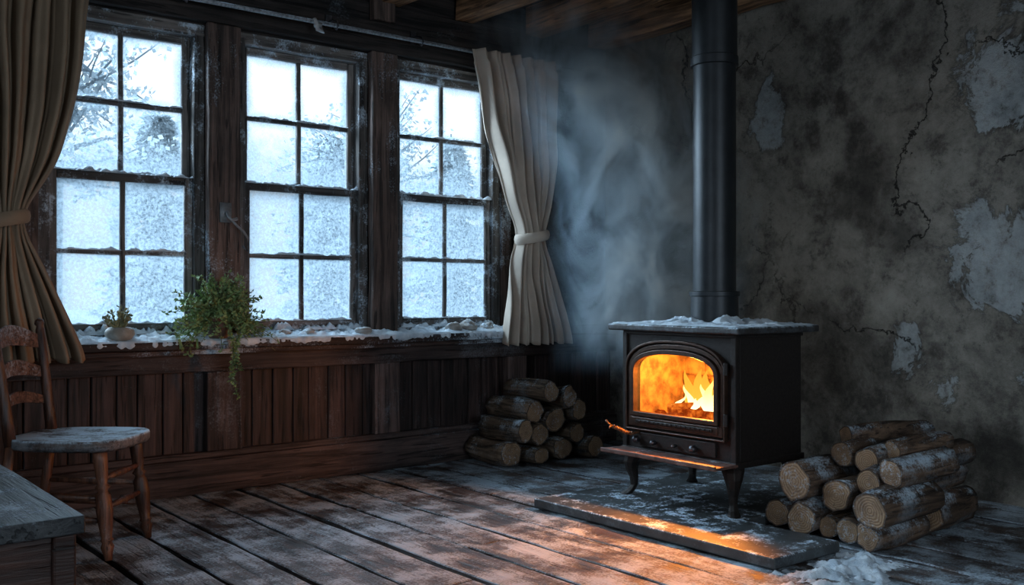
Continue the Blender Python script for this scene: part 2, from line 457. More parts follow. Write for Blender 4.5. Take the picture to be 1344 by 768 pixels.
# wainscoting
wn = empty('wainscoting')
bm = bmesh.new(); xx = -2.0
while xx < XR - .01:
    w = R(.10, .135); x1 = min(xx + w, XR - .002)
    box(bm, (xx + .003, YW - .055 + R(-.004, .004), .0), (x1 - .003, YW - .005, .80)); xx += w
finish('boards', bm, M_wains, wn, bevel=.004, seg=1)
bm = bmesh.new()
box(bm, (-2, YW - .125, 0.0), (XR - .003, YW - .056, .19), 0, (50, 1, 2), .006)
box(bm, (-2, YW - .105, .19), (XR - .003, YW - .056, .225), 0, (50, 1, 1), .004)
box(bm, (-2, YW - .125, .665), (XR - .003, YW - .056, .795), 0, (50, 1, 2), .006)
finish('rails', bm, M_wainh, wn, bevel=.006)
bm = bmesh.new()
for a, b in ((.95, 1.10), (2.09, 2.29), (3.15, 3.33), (4.20, 4.36)):
    box(bm, (a, YW - .122, .225), (b, YW - .056, .665), 0, (2, 1, 6), .006)
finish('stiles', bm, wood('wainscot_stile_wood', (.020, .013, .012), (.12, .080, .070), 'z', frost=.3, rough=.65), wn, bevel=.006)

# sill
bm = bmesh.new()
box(bm, (-2, 5.15, .795), (4.34, YW, .84), 0, (60, 3, 1), .008)
box(bm, (-2, 5.20, .765), (4.33, 5.265, .795), 0, (60, 1, 1), .004)
sill = finish('window_sill', bm, wood('sill_wood', (.02, .013, .011), (.11, .065, .052), 'x', frost=.5, rough=.6, up=False), bevel=.006)
def sillsnow(x, y):
    e = max(0, min((y - 5.135) * 9, 1.0))
    back = max(0, (y - 5.22)) * .12
    return (.014 + .030 * fn(x, y, 7) + .02 * fn(x, y, 25, 3)) * e + back * (.6 + fn(x, y, 5, 8))
snowfield('sill_snow', 1.0, 4.32, 5.14, 5.385, .842, .012, sillsnow, sill)
# crust of snow hanging on the front edge of the sill
bm = bmesh.new(); prev = None
for i in range(520):
    x = 1.0 + 3.32 * i / 519
    k = .7 + .9 * noise.noise(Vector((x * 9, 3, 1))) + .5 * noise.noise(Vector((x * 40, 1, 7))); k = max(k, .05)
    ring = [bm.verts.new((x, 5.160 - .018 * k * math.sin(a), .826 + .022 * (1 if math.cos(a) > 0 else k) * math.cos(a) + .004 * k)) for a in [math.pi * j / 8 for j in range(9)]]
    if prev:
        for j in range(8): bm.faces.new((prev[j], ring[j], ring[j + 1], prev[j + 1]))
    prev = ring
finish('sill_edge_frost', bm, M_snow, sill, smooth=True)

# posts between windows
for a, b in ((WX[0][1] + .04, WX[1][0] - .04), (WX[1][1] + .04, WX[2][0] - .04), (.98, WX[0][0] - .05)):
    bm = bmesh.new(); box(bm, (a - .015, YW - .085, .842), (b + .015, YW - .022, 2.598), 0, (2, 1, 26), .008)
    box(bm, (a, YW - .085, 2.795), (b, YW - .012, ZC - .005), 0, (2, 1, 4), .004)
    finish('window_post', bm, M_post, bevel=.01)
bm = bmesh.new(); box(bm, (-.5, YW - .075, 2.60), (4.5, YW - .01, 2.79), 0, (40, 1, 2), .008)
finish('trim_1', bm, M_wallwood, bevel=.006)
bm = bmesh.new(); box(bm, (4.208, YW - .035, .842), (4.29, YW - .005, 2.595), 0, (1, 1, 20), .004)
finish('trim_2', bm, M_post, bevel=.006)

# windows
def ridge(bm, x0, x1, y, z, w, h, sd):
    n = int((x1 - x0) / .008); prev = None
    for i in range(n + 1):
        x = x0 + (x1 - x0) * i / n
        k = .5 + 1.0 * noise.noise(Vector((x * 18, sd, z * 5))) + .5 * noise.noise(Vector((x * 60, sd, 3)))
        k = max(k, .04)
        ring = [bm.verts.new((x, y + w * .5 * math.cos(a), z + h * k * math.sin(a))) for a in [math.pi * j / 6 for j in range(7)]]
        if prev:
            for j in range(6): bm.faces.new((prev[j], ring[j], ring[j + 1], prev[j + 1]))
        prev = ring
for wi, (x0, x1) in enumerate(WX):
    e = empty('window_%d' % (wi + 1))
    v = bmesh.new(); h = bmesh.new(); gl = bmesh.new(); sn = bmesh.new()
    uvl = gl.loops.layers.uv.new('UVMap')
    # jambs
    box(v, (x0 - .03, YW - .018, WB - .02), (x0 + .03, YW + .12, WT), 0, (1, 1, 14), .004)
    box(v, (x1 - .03, YW - .018, WB - .02), (x1 + .03, YW + .12, WT), 0, (1, 1, 14), .004)
    box(h, (x0 - .03, YW - .018, WT - .035), (x1 + .03, YW + .12, WT + .03), 0, (10, 1, 1), .004)
    box(h, (x0 - .02, YW - .018, WB - .015), (x1 + .02, YW + .12, WB + .02), 0, (10, 1, 1), .004)
    xi0, xi1 = x0 + .03, x1 - .03
    for (z0, z1, y) in ((.88, 1.735, YW + .015), (1.70, 2.525, YW + .055)):
        st = .042
        box(v, (xi0, y, z0), (xi0 + st, y + .036, z1), 0, (1, 1, 10), .004)
        box(v, (xi1 - st, y, z0), (xi1, y + .036, z1), 0, (1, 1, 10), .004)
        rb = .055 if z0 < 1 else .045
        box(h, (xi0 + st, y, z0), (xi1 - st, y + .036, z0 + rb), 0, (10, 1, 1), .004)
        box(h, (xi0 + st, y, z1 - .042), (xi1 - st, y + .036, z1), 0, (10, 1, 1), .004)
        gx0, gx1, gz0, gz1 = xi0 + st, xi1 - st, z0 + rb, z1 - .042
        cx = (gx0 + gx1) / 2; cz = (gz0 + gz1) / 2
        box(v, (cx - .013, y + .002, gz0), (cx + .013, y + .032, gz1), 0, (1, 1, 12), .004)
        box(h, (gx0, y + .004, cz - .012), (gx1, y + .030, cz + .012), 0, (12, 1, 1), .004)
        for zs in (gz0, cz + .011):
            ridge(sn, gx0, gx1, y + .006, zs - .002, .034, .016, wi * 7 + zs)
        for px0, px1 in ((gx0, cx), (cx, gx1)):
            for pz0, pz1 in ((gz0, cz), (cz, gz1)):
                q = [gl.verts.new(p) for p in ((px0, y + .018, pz0), (px1, y + .018, pz0), (px1, y + .018, pz1), (px0, y + .018, pz1))]
                f = gl.faces.new(q)
                for lp, c in zip(f.loops, ((0, 0), (1, 0), (1, 1), (0, 1))): lp[uvl].uv = c
    ridge(sn, xi0, xi1, YW + .018, 1.733, .045, .024, wi * 3 + .5)
    ridge(sn, xi0, xi1, YW - .005, .878, .05, .045, wi * 5 + .5)
    finish('frame_uprights', v, M_sashv, e, bevel=.003, seg=1)
    finish('frame_rails', h, M_sashh, e, bevel=.003, seg=1)
    finish('panes', gl, M_pane, e, recalc=False)
    finish('snow_ridges', sn, M_snow, e, smooth=True)

# latch and cord on first post
la = bmesh.new()
tube(la, [(2.20, 5.295, 1.54), (2.20, 5.27, 1.545), (2.20, 5.25, 1.52), (2.215, 5.25, 1.50), (2.25, 5.25, 1.51)], .009)
box(la, (2.17, 5.293, 1.49), (2.235, 5.305, 1.60))
tube(la, [(2.21, 5.25, 1.51), (2.25, 5.25, 1.47), (2.29, 5.255, 1.44), (2.32, 5.26, 1.40), (2.315, 5.265, 1.33), (2.29, 5.27, 1.36)], .007)
finish('window_latch', la, simple('grey_latch_metal', (.25, .26, .27), .5, .4, 40, .2, .1), smooth=True)

# ------------------------------------------------------------------ curtains
def lerp_prof(pr, z):
    for (a, b) in zip(pr, pr[1:]):
        if a[0] >= z >= b[0]:
            t = (a[0] - z) / (a[0] - b[0])
            return a[1] + (b[1] - a[1]) * t, a[2] + (b[2] - a[2]) * t
    return pr[-1][1:]
def curtain(name, pr, yb, nf, mat, ztie, sd):
    e = empty(name)
    bm = bmesh.new(); nu, nv = 180, 110
    zt, zb = pr[0][0], pr[-1][0]; g = []
    for j in range(nv + 1):
        z = zt + (zb - zt) * j / nv
        xl = xr = 0
        for dz in (-.06, -.03, 0, .03, .06):
            a, b = lerp_prof(pr, min(zt, max(zb, z + dz))); xl += a / 5; xr += b / 5
        d = abs(z - ztie); amp = .032 + .018 * min(1, d * 2)
        if z > zt - .08: amp *= .7
        row = []
        for i in range(nu + 1):
            s = i / nu
            ss = s + .012 * noise.noise(Vector((s * 6, z * 1.6, sd)))
            ph = 2 * math.pi * nf * (s + .05 * noise.noise(Vector((s * 3, z * .8, sd + 5))))
            bulge = math.sin(math.pi * s) * (.05 * max(0, 1 - d * 4))
            y = yb + amp * math.sin(ph) + .4 * amp * math.sin(ph * 2.3 + 1) + .03 * noise.noise(Vector((s * 4, z * 3, sd))) - bulge
            x = xl + (xr - xl) * ss + .006 * math.sin(ph + 1.2)
            zz = z + (.012 * math.sin(ph) if j == nv else 0)
            row.append(bm.verts.new((x, y, zz)))
        g.append(row)
    for j in range(nv):
        for i in range(nu):
            bm.faces.new((g[j][i], g[j][i + 1], g[j + 1][i + 1], g[j + 1][i]))
    o = finish('cloth', bm, mat, e, smooth=True)
    md = o.modifiers.new('thick', 'SOLIDIFY'); md.thickness = .004
    # tie band
    a, b = lerp_prof(pr, ztie); cx = (a + b) / 2; rx = (b - a) / 2 + .014
    bm = bmesh.new(); n = 40; rings = []
    for k in range(n):
        t = 2 * math.pi * k / n
        prof = [(0, -.034), (.012, -.022), (.016, 0), (.012, .022), (0, .034)]
        rings.append([bm.verts.new((cx + (rx + p) * math.cos(t), yb - .03 + (.085 + p) * math.sin(t), ztie + q + .02 * math.cos(t))) for p, q in prof])
    for k in range(n):
        A, B = rings[k], rings[(k + 1) % n]
        for q in range(4): bm.faces.new((A[q], A[q + 1], B[q + 1], B[q]))
    finish('tieback', bm, mat, e, smooth=True)
curtain('curtain', [(2.67, 3.78, 4.46), (2.3, 3.87, 4.46), (2.0, 3.955, 4.45), (1.7, 4.06, 4.41), (1.52, 4.14, 4.35), (1.44, 4.14, 4.34), (1.34, 4.10, 4.40), (1.1, 4.07, 4.50), (.76, 4.02, 4.62)], 5.11, 7, M_cloth, 1.47, 1.0)
curtain('curtain', [(2.67, .72, 1.43), (2.3, .74, 1.39), (2.0, .80, 1.345), (1.73, .85, 1.27), (1.56, .92, 1.17), (1.48, .96, 1.12), (1.40, .96, 1.12), (1.22, .88, 1.21), (.97, .80, 1.32), (.77, .76, 1.40)], 5.10, 8, M_clothb, 1.44, 9.0)
rd = empty('curtain_rod')
bm = bmesh.new(); turned(bm, (.6, 5.21, 2.675), (4.56, 5.21, 2.675), [(0, .012), (1, .012)], 12)
turned(bm, (4.56, 5.21, 2.675), (4.61, 5.21, 2.675), [(0, .012), (.3, .024), (.8, .022), (1, .006)], 12)
turned(bm, (.55, 5.21, 2.675), (.6, 5.21, 2.675), [(0, .006), (.3, .024), (.8, .022), (1, .012)], 12)
finish('rod', bm, simple('frosted_rod_metal', (.22, .24, .26), .5, .3, 60, .5, .2, frost=.7), rd, smooth=True)
bm = bmesh.new()
for bx in (1.18, 1.95, 2.85, 3.45, 4.47):
    tube(bm, [(bx, YW - .09, 2.72), (bx, 5.26, 2.72), (bx, 5.21, 2.70), (bx, 5.195, 2.67), (bx, 5.215, 2.655), (bx, 5.235, 2.67)], .007)
    box(bm, (bx - .02, YW - .092, 2.68), (bx + .02, YW - .078, 2.76))
finish('brackets', bm, M_metal, rd)
bm = bmesh.new(); tube(bm, [(2.70, 5.21, 2.69), (2.71, 5.20, 2.665), (2.72, 5.20, 2.63), (2.75, 5.2, 2.62), (2.74, 5.2, 2.66), (2.70, 5.2, 2.65)], .014)
finish('knot', bm, simple('frosty_rope', (.4, .4, .4), .9), rd, smooth=True)

# ------------------------------------------------------------------ stove
st = empty('wood_stove')
SX0, SX1, SY0, SY1 = 3.70, 4.21, 2.95, 3.67
def arch(y0, y1, z0, zs, zt):
    pts = []
    yc, hw = (y0 + y1) / 2, (y1 - y0) / 2
    for i in range(12): pts.append((y0 + (y1 - y0) * i / 12, z0))
    for i in range(8): pts.append((y1, z0 + (zs - z0) * i / 8))
    for i in range(25):
        a = math.pi * i / 24
        ca, sa = math.cos(a), math.sin(a)
        pts.append((yc + hw * (abs(ca) ** .8) * (1 if ca > 0 else -1), zs + (zt - zs) * abs(sa) ** .9))
    for i in range(1, 8): pts.append((y0, zs + (z0 - zs) * i / 8))
    return pts
def ring_panel(bm, inn, out, xa, xb, mi=0):
    n = len(inn)
    def mk(P, x): return [bm.verts.new((x, p[0], p[1])) for p in P]
    ia, ib, oa, ob = mk(inn, xa), mk(inn, xb), mk(out, xa), mk(out, xb)
    for k in range(n):
        l = (k + 1) % n
        for q in ((ia[k], ia[l], oa[l], oa[k]), (ib[k], ob[k], ob[l], ib[l]), (ia[k], ib[k], ib[l], ia[l]), (oa[k], oa[l], ob[l], ob[k])):
            f = bm.faces.new(q); f.material_index = mi
hole = arch(3.05, 3.59, .487, .70, .80)
def rectproj(P, y0, y1, z0, z1):
    yc = (y0 + y1) / 2; zc = (z0 + z1) / 2; res = []
    for (y, z) in P:
        dy, dz = y - yc, z - zc
        k = min((y1 - yc) / abs(dy) if abs(dy) > 1e-6 else 1e9, (z1 - zc) / abs(dz) if abs(dz) > 1e-6 else 1e9)
        res.append([yc + dy * k, zc + dz * k])
    for c in ((y0, z0), (y1, z0), (y1, z1), (y0, z1)):
        i = min(range(len(res)), key=lambda i: (res[i][0] - c[0]) ** 2 + (res[i][1] - c[1]) ** 2)
        res[i] = list(c)
    return res
bm = bmesh.new()
ring_panel(bm, hole, rectproj(hole, SY0, SY1, .41, .90), 3.70, 3.73)
box(bm, (3.70, SY0, .28), (3.73, SY1, .41))
box(bm, (3.73, SY0, .28), (SX1, SY0 + .03, .90))
box(bm, (3.73, SY1 - .03, .28), (SX1, SY1, .90))
box(bm, (SX1 - .03, SY0 + .03, .28), (SX1, SY1 - .03, .90))
box(bm, (3.73, SY0 + .03, .28), (SX1 - .03, SY1 - .03, .31))
# corner pilasters + plinth
for yy in (SY0 - .008, SY1 - .022):
    box(bm, (3.688, yy, .29), (3.715, yy + .03, .895))
box(bm, (3.685, SY0 - .012, .275), (SX1 + .01, SY1 + .012, .305))
box(bm, (3.69, SY0 - .008, .885), (SX1 + .008, SY1 + .008, .905))
finish('body', bm, M_iron, st, bevel=.004)
bm = bmesh.new()
box(bm, (3.635, 2.885, .905), (4.27, 3.735, .938), 0, (6, 8, 1), .002)
finish('top_plate', bm, M_irontop, st, bevel=.008, seg=3)
# door
bm = bmesh.new()
ring_panel(bm, arch(3.058, 3.582, .492, .70, .792), arch(3.035, 3.605, .470, .705, .815), 3.668, 3.70)
ring_panel(bm, arch(3.03, 3.61, .465, .705, .82), arch(3.012, 3.628, .415, .71, .842), 3.680, 3.701)
ring_panel(bm, arch(3.005, 3.635, .405, .71, .85), arch(2.995, 3.645, .396, .715, .862), 3.672, 3.701)
box(bm, (3.676, 3.04, .425), (3.70, 3.60, .462))
finish('door_frame', bm, M_doorfr, st, bevel=.003)
bm = bmesh.new()
box(bm, (3.668, 3.07, .436), (3.680, 3.57, .452))
for k in range(16): box(bm, (3.664, 3.08 + k * .03, .438), (3.676, 3.095 + k * .03, .450))
box(bm, (3.685, 3.06, .315), (3.70, 3.56, .385))   # ash drawer
for zc_ in (.50, .74):
    turned(bm, (3.675, 2.99, zc_ - .03), (3.675, 2.99, zc_ + .03), [(0, .012), (1, .012)])
finish('drawer_and_hinges', bm, M_iron, st, bevel=.003)
bm = bmesh.new()
for (yy, zz, r) in ((3.56, .35, .017), (3.44, .345, .013), (3.18, .345, .018), (3.30, .345, .009)):
    turned(bm, (3.70, yy, zz), (3.645, yy, zz), [(0, r * .5), (.35, r * .5), (.5, r), (.85, r), (1, r * .5)], 14)
finish('knobs', bm, M_metal, st, smooth=True)
bm = bmesh.new()
pts = [(3.69, 3.56, .385), (3.65, 3.57, .378), (3.61, 3.58, .388), (3.57, 3.585, .408), (3.53, 3.595, .425)]
tube(bm, pts, [.007, .008, .008, .008, .006])
hel = []
for k in range(90):
    t = k / 89; i = min(int(t * 3), 2); f = t * 3 - i
    p = Vector(pts[i + 1]).lerp(Vector(pts[min(i + 2, 4)]), f)
    a = t * 2 * math.pi * 8
    hel.append(p + Vector((0, math.cos(a), math.sin(a))) * .009)
tube(bm, hel, .003, 6)
tube(bm, [(3.53, 3.595, .425), (3.51, 3.60, .438), (3.505, 3.615, .455)], .005)
tube(bm, [(3.53, 3.595, .425), (3.505, 3.585, .428), (3.495, 3.58, .418)], .004)
finish('door_handle', bm, M_brass, st, smooth=True)
bm = bmesh.new()
box(bm, (3.535, SY0 - .015, .285), (3.70, SY1 + .015, .300), 0, (2, 6, 1), .003)
box(bm, (3.53, SY0 - .015, .285), (3.545, SY1 + .015, .308), 0, (1, 6, 1), .002)
finish('ash_lip', bm, M_lip, st, bevel=.005)
bm = bmesh.new()
q = [bm.verts.new((3.715, p[0], p[1])) for p in hole]; bm.faces.new(q)
finish('glass', bm, M_sglass, st)
bm = bmesh.new()
box(bm, (3.735, 3.0, .42), (4.13, 3.62, .47)); box(bm, (4.10, 3.0, .47), (4.14, 3.62, .87))
box(bm, (3.735, 2.985, .42), (4.13, 3.02, .87)); box(bm, (3.735, 3.60, .42), (4.13, 3.635, .87)); box(bm, (3.735, 3.0, .85), (4.13, 3.62, .88))
for r_ in range(4):
    for k in range(4):
        y0 = 3.02 + k * .148 + (.07 if r_ % 2 else 0)
        box(bm, (4.085, y0, .475 + r_ * .093), (4.105, min(y0 + .14, 3.6), .475 + r_ * .093 + .086))
finish('firebox', bm, M_brick, st, bevel=.004)
# legs (splayed cabriole)
bm = bmesh.new()
for (lx, ly, dx, dy) in ((3.74, 3.0, -1, -1), (3.74, 3.62, -1, 1), (4.17, 3.0, 1, -1), (4.17, 3.62, 1, 1)):
    prof = [(.285, .050, -.006), (.255, .047, .010), (.22, .038, .022), (.18, .028, .022), (.14, .021, .014), (.10, .018, .012), (.075, .021, .024), (.06, .027, .038), (.051, .028, .044)]
    prev = None
    for (z, r, off) in prof:
        c = Vector((lx + dx * off, ly + dy * off, z))
        ring = [bm.verts.new(c + Vector((math.cos(a) * r * (1.15 if k % 2 == 0 else 1), math.sin(a) * r * (1.15 if k % 2 == 0 else 1), 0))) for k, a in enumerate([math.pi / 4 + i * math.pi / 4 for i in range(8)])]
        if prev:
            for k in range(8): bm.faces.new((prev[k], prev[(k + 1) % 8], ring[(k + 1) % 8], ring[k]))
        else: bm.faces.new(ring)
        prev = ring
    bm.faces.new(prev)
finish('legs', bm, M_iron, st, bevel=.003)
PX, PY = 3.98, 3.31
bm = bmesh.new()
pz = [(.938, .145), (.95, .145), (.958, .122), (1.08, .120), (1.083, .128), (1.105, .128), (1.108, .109), (2.255, .108), (2.258, .121), (2.30, .121), (2.305, .115), (ZC + .02, .115)]
z0, z1 = pz[0][0], pz[-1][0]
turned(bm, (PX, PY, z0), (PX, PY, z1), [((z - z0) / (z1 - z0), r) for z, r in pz], 48)
o = finish('flue_pipe', bm, M_pipe, st, smooth=True)
md = o.modifiers.new('es', 'EDGE_SPLIT'); md.split_angle = math.radians(40)
# fire
bm = bmesh.new()
def flame(bm, x, y, z, h, r, mi):
    prev = None; sx, sd = R(-.03, .03), R(0, 100)
    for i in range(15):
        t = i / 14
        rr = r * (math.sin(math.pi * min(1, t * .85 + .15)) ** .8) * (1 - t * .65) if i < 14 else .001
        cy = y + sx * t * 2 + .035 * t * math.sin(t * 5 + sd); cx = x + .02 * t * math.cos(t * 4 + sd)
        ring = [bm.verts.new((cx + rr * .6 * math.cos(a), cy + rr * math.sin(a) * (1 + .25 * math.sin(3 * a + sd)), z + h * t)) for a in [2 * math.pi * k / 10 for k in range(10)]]
        if prev:
            for k in range(10):
                f = bm.faces.new((prev[k], prev[(k + 1) % 10], ring[(k + 1) % 10], ring[k])); f.material_index = mi
        prev = ring
for (y, h, r) in ((3.10, .13, .028), (3.14, .19, .034), (3.18, .15, .036), (3.22, .12, .034), (3.26, .18, .034), (3.31, .13, .036), (3.36, .11, .032), (3.42, .12, .028), (3.48, .07, .024), (3.13, .10, .034), (3.21, .09, .038), (3.30, .09, .034), (3.38, .06, .03)):
    flame(bm, R(3.86, 3.93), y, .50, h, r, 0)
for k in range(9):
    flame(bm, R(3.98, 4.04), 3.09 + k * .055, .50, R(.12, .25), R(.04, .06), 1)
finish('flames', bm, [M_flame, M_flame2], st, smooth=True)
def log(bm, p0, p1, r, uvl, mi=(0, 1), n=18, segs=8, squash=None):
    p0, p1 = Vector(p0), Vector(p1); d = p1 - p0; u, v = basis(d); so = Vector((R(0, 90), R(0, 90), 0))
    bend = R(-.014, .014); rings = []
    sq = squash or R(.84, 1.0); ra = R(0, 6)
    for i in range(segs + 1):
        t = i / segs; c = p0 + d * t + v * bend * math.sin(math.pi * t)
        ring = []
        for k in range(n):
            a = 2 * math.pi * k / n
            rr = r * (1 + .22 * noise.noise(Vector((math.cos(a) * 1.3, math.sin(a) * 1.3, t * 1.2)) + so) + .10 * noise.noise(Vector((math.cos(a) * 4, math.sin(a) * 4, t * 5)) + so))
            rr *= sq if abs(math.sin(a + ra)) > .6 else 1
            ring.append(bm.verts.new(c + (u * math.cos(a) + v * math.sin(a)) * rr))
        rings.append(ring)
    for A, B in zip(rings, rings[1:]):
        for k in range(n):
            f = bm.faces.new((A[k], A[(k + 1) % n], B[(k + 1) % n], B[k])); f.material_index = mi[0]; f.smooth = True
    for ring, cc in ((rings[0], p0), (rings[-1], p1)):
        cv = bm.verts.new(sum((w.co for w in ring), Vector()) / n)
        for k in range(n):
            f = bm.faces.new((cv, ring[k], ring[(k + 1) % n])); f.material_index = mi[1]
            for lp in f.loops:
                if lp.vert is cv: lp[uvl].uv = (0, 0)
                else:
                    a = 2 * math.pi * ring.index(lp.vert) / n; lp[uvl].uv = (math.cos(a), math.sin(a))
bm = bmesh.new(); ul = bm.loops.layers.uv.new('UVMap')
log(bm, (3.82, 3.10, .495), (3.84, 3.46, .492), .022, ul, (0, 0)); log(bm, (3.84, 3.50, .50), (4.0, 3.25, .51), .024, ul, (0, 0))
for k in range(60):
    y, x = R(3.05, 3.57), R(3.80, 4.05)
    bmesh.ops.create_icosphere(bm, subdivisions=1, radius=R(.012, .024), matrix=Matrix.Translation((x, y, .475)))
finish('embers', bm, M_ember, st)
def topsnow(x, y):
    d = math.hypot(x - PX, y - PY)
    e = min(x - 3.64, 4.265 - x, y - 2.89, 3.73 - y)
    if e < 0: return -1
    k = .028 * math.exp(-((d - .14) / .12) ** 2) + .012
    return (k * (.6 + .9 * fn(x, y, 11)) + .006 * fn(x, y, 45, 2) - .002) * min(1, e * 30)
snowfield('top_snow', 3.64, 4.265, 2.89, 3.73, .939, .008, topsnow, st)

# hearth
bm = bmesh.new()
poly = [(3.25, 2.40), (3.70, 2.40), (3.70, 2.90), (4.6, 2.90), (4.6, 3.88), (3.25, 3.88)]
bot = [bm.verts.new((x, y, .003)) for x, y in poly]; top = [bm.verts.new((x, y, .05)) for x, y in poly]
bm.faces.new(bot); bm.faces.new(top)
for k in range(6): bm.faces.new((bot[k], bot[(k + 1) % 6], top[(k + 1) % 6], top[k]))
finish('hearth_slab', bm, M_slate, bevel=.008, seg=3)

# ------------------------------------------------------------------ firewood
bm = bmesh.new(); ul = bm.loops.layers.uv.new('UVMap')
front = [(2.70, .245, .092, 3.80), (2.82, .075, .07, 3.84), (2.665, .082, .078, 3.80), (2.525, .20, .075, 3.86), (2.41, .265, .062, 3.93), (2.565, .055, .05, 3.86),
         (2.455, .06, .056, 3.84), (2.335, .062, .06, 3.80), (2.30, .185, .082, 3.76), (2.30, .325, .062, 3.92), (2.46, .345, .058, 4.0), (2.60, .36, .06, 4.02)]
for (y, z, r, x0) in front:
    L = R(.38, .45); log(bm, (x0, y, z), (x0 + L, y + R(-.04, .04), z + R(-.012, .02)), r, ul)
back = [(2.85, .08, .08), (2.68, .08, .08), (2.51, .08, .08), (2.34, .085, .08), (2.76, .215, .07), (2.59, .22, .075), (2.42, .22, .075), (2.52, .345, .06), (2.68, .35, .06), (2.38, .34, .06)]
for (y, z, r) in back:
    x0 = R(4.30, 4.34); log(bm, (x0, y, z), (x0 + R(.36, .46), y + R(-.04, .06), z + R(-.01, .02)), r, ul)
log(bm, (4.15, 2.66, .42), (4.60, 2.50, .425), .05, ul)
log(bm, (4.10, 2.40, .385), (4.50, 2.36, .40), .05, ul)
finish('firewood_stack', bm, [M_bark, M_end], recalc=True)
bm = bmesh.new(); ul = bm.loops.layers.uv.new('UVMap')
left = [(3.87, .085, .08), (3.935, .235, .072), (4.09, .195, .066), (4.26, .09, .08), (4.07, .065, .062), (4.06, .335, .075), (4.235, .27, .08), (4.15, .465, .066), (4.41, .33, .072), (4.42, .175, .072), (4.55, .075, .074), (4.32, .42, .07)]
for (x, z, r) in left:
    y0 = 4.80 + R(-.03, .04); log(bm, (x, y0, z), (x + R(-.03, .03), y0 + .40, z + R(-.008, .012)), r, ul)
finish('firewood_stack', bm, [M_barky, M_end], recalc=True)

# snow drift on the floor by hearth
def drift(x, y):
    d = math.hypot((x - 3.52) / .46, (y - 2.22) / .20)
    return .034 * (1 - d) + .03 * fn(x, y, 9) + .012 * fn(x, y, 45, 2) - .013 - max(0, 3.05 - x) * .2
snowfield('snow_drift', 2.9, 3.74, 1.85, 2.392, .0, .010, drift)

# ------------------------------------------------------------------ chair
dpt = Vector((math.cos(math.radians(51.3)), math.sin(math.radians(51.3))))
lat = Vector((dpt.y, -dpt.x))
cp = dpt * 4.27 + lat * (-1.87)
ch = empty('dining_chair', (cp.x, cp.y, 0), math.atan2(lat.y, lat.x) - .06)
legp = [(0, .016), (.06, .019), (.12, .027), (.16, .019), (.18, .027), (.2, .021), (.3, .027), (.45, .034), (.58, .028), (.62, .019), (.65, .031), (.68, .019), (.75, .025), (.9, .028), (1, .028)]
bm = bmesh.new()
for s in (-1, 1):
    turned(bm, (.225, s * .19, 0), (.175, s * .165, .455), legp, 16)
    turned(bm, (-.27, s * .17, 0), (-.205, s * .165, .47), [(0, .014), (.3, .02), (.6, .022), (1, .02)], 14)
    turned(bm, (-.205, s * .165, .46), (-.275, s * .18, .985), [(0, .025), (.2, .024), (.5, .022), (.9, .020), (.93, .014), (.95, .022), (.98, .019), (1, .006)], 14)
    turned(bm, (.207, s * .181, .16), (-.248, s * .168, .17), [(0, .009), (.5, .016), (1, .009)], 10)
    turned(bm, (.197, s * .177, .25), (-.236, s * .168, .26), [(0, .009), (.5, .016), (1, .009)], 10)
turned(bm, (.2, -.176, .21), (.2, .176, .21), [(0, .009), (.45, .015), (.5, .022), (.55, .015), (1, .009)], 10)
turned(bm, (.19, -.17, .33), (.19, .17, .33), [(0, .009), (.5, .016), (1, .009)], 10)
turned(bm, (-.245, -.168, .2), (-.245, .168, .2), [(0, .009), (.5, .016), (1, .009)], 10)
finish('legs_and_posts', bm, M_chair, ch, smooth=True)
bm = bmesh.new()
for z, h in ((.60, .05), (.72, .065), (.85, .085)):
    n = 14; rows = []
    for i in range(n + 1):
        t = i / n; y = -.17 + .34 * t; bx = -.205 - (z - .46) * .137 - .035 * math.sin(math.pi * t)
        hh = h * (.7 + .35 * math.sin(math.pi * t))
        zz = z + .02 * math.sin(math.pi * t)
        rows.append([bm.verts.new(p) for p in ((bx, y, zz), (bx - .012, y, zz), (bx - .012 - .006, y, zz + hh), (bx - .006, y, zz + hh))])
    for A, B in zip(rows, rows[1:]):
        for k in range(4): bm.faces.new((A[k], A[(k + 1) % 4], B[(k + 1) % 4], B[k]))
    bm.faces.new(rows[0]); bm.faces.new(rows[-1])
finish('back_slats', bm, M_slat, ch, bevel=.004)
bm = bmesh.new(); n = 48
lay = [(.455, .93), (.445, .97), (.458, 1.0), (.480, 1.0), (.490, .985), (.489, .93), (.483, .7), (.481, .3)]
rings = []
for z, k in lay:
    ring = []
    for i in range(n):
        a = 2 * math.pi * i / n; ca, sa = math.cos(a), math.sin(a)
        x = .258 * math.copysign(abs(ca) ** .62, ca) ; y = (.235 + .02 * ca) * math.copysign(abs(sa) ** .62, sa)
        ring.append(bm.verts.new((x * k + .01, y * k, z)))
    rings.append(ring)
for A, B in zip(rings, rings[1:]):
    for k in range(n): bm.faces.new((A[k], A[(k + 1) % n], B[(k + 1) % n], B[k]))
bm.faces.new(rings[0]); bm.faces.new(rings[-1])
finish('seat', bm, [M_seat], ch, smooth=True)

# ------------------------------------------------------------------ chest in the near left
cs = empty('storage_chest', (-.045, 0, 0))
bm = bmesh.new()
box(bm, (-.20, 2.37, .05), (.665, 3.60, .56), 0, (2, 2, 2), .003)
for y in (2.355, 3.57): 
    for x in (-.21, .625): box(bm, (x, y, 0), (x + .05, y + .05, .56))
box(bm, (-.2, 2.36, .04), (.67, 3.61, .12))
finish('body', bm, M_chest, cs, bevel=.006)
bm = bmesh.new()
for k in range(4): box(bm, (-.24 + k * .2325, 2.33, .56), (-.24 + (k + 1) * .2325 - .002, 3.64, .60), 0, (1, 8, 1), .002)
finish('lid', bm, M_chesttop, cs, bevel=.004)

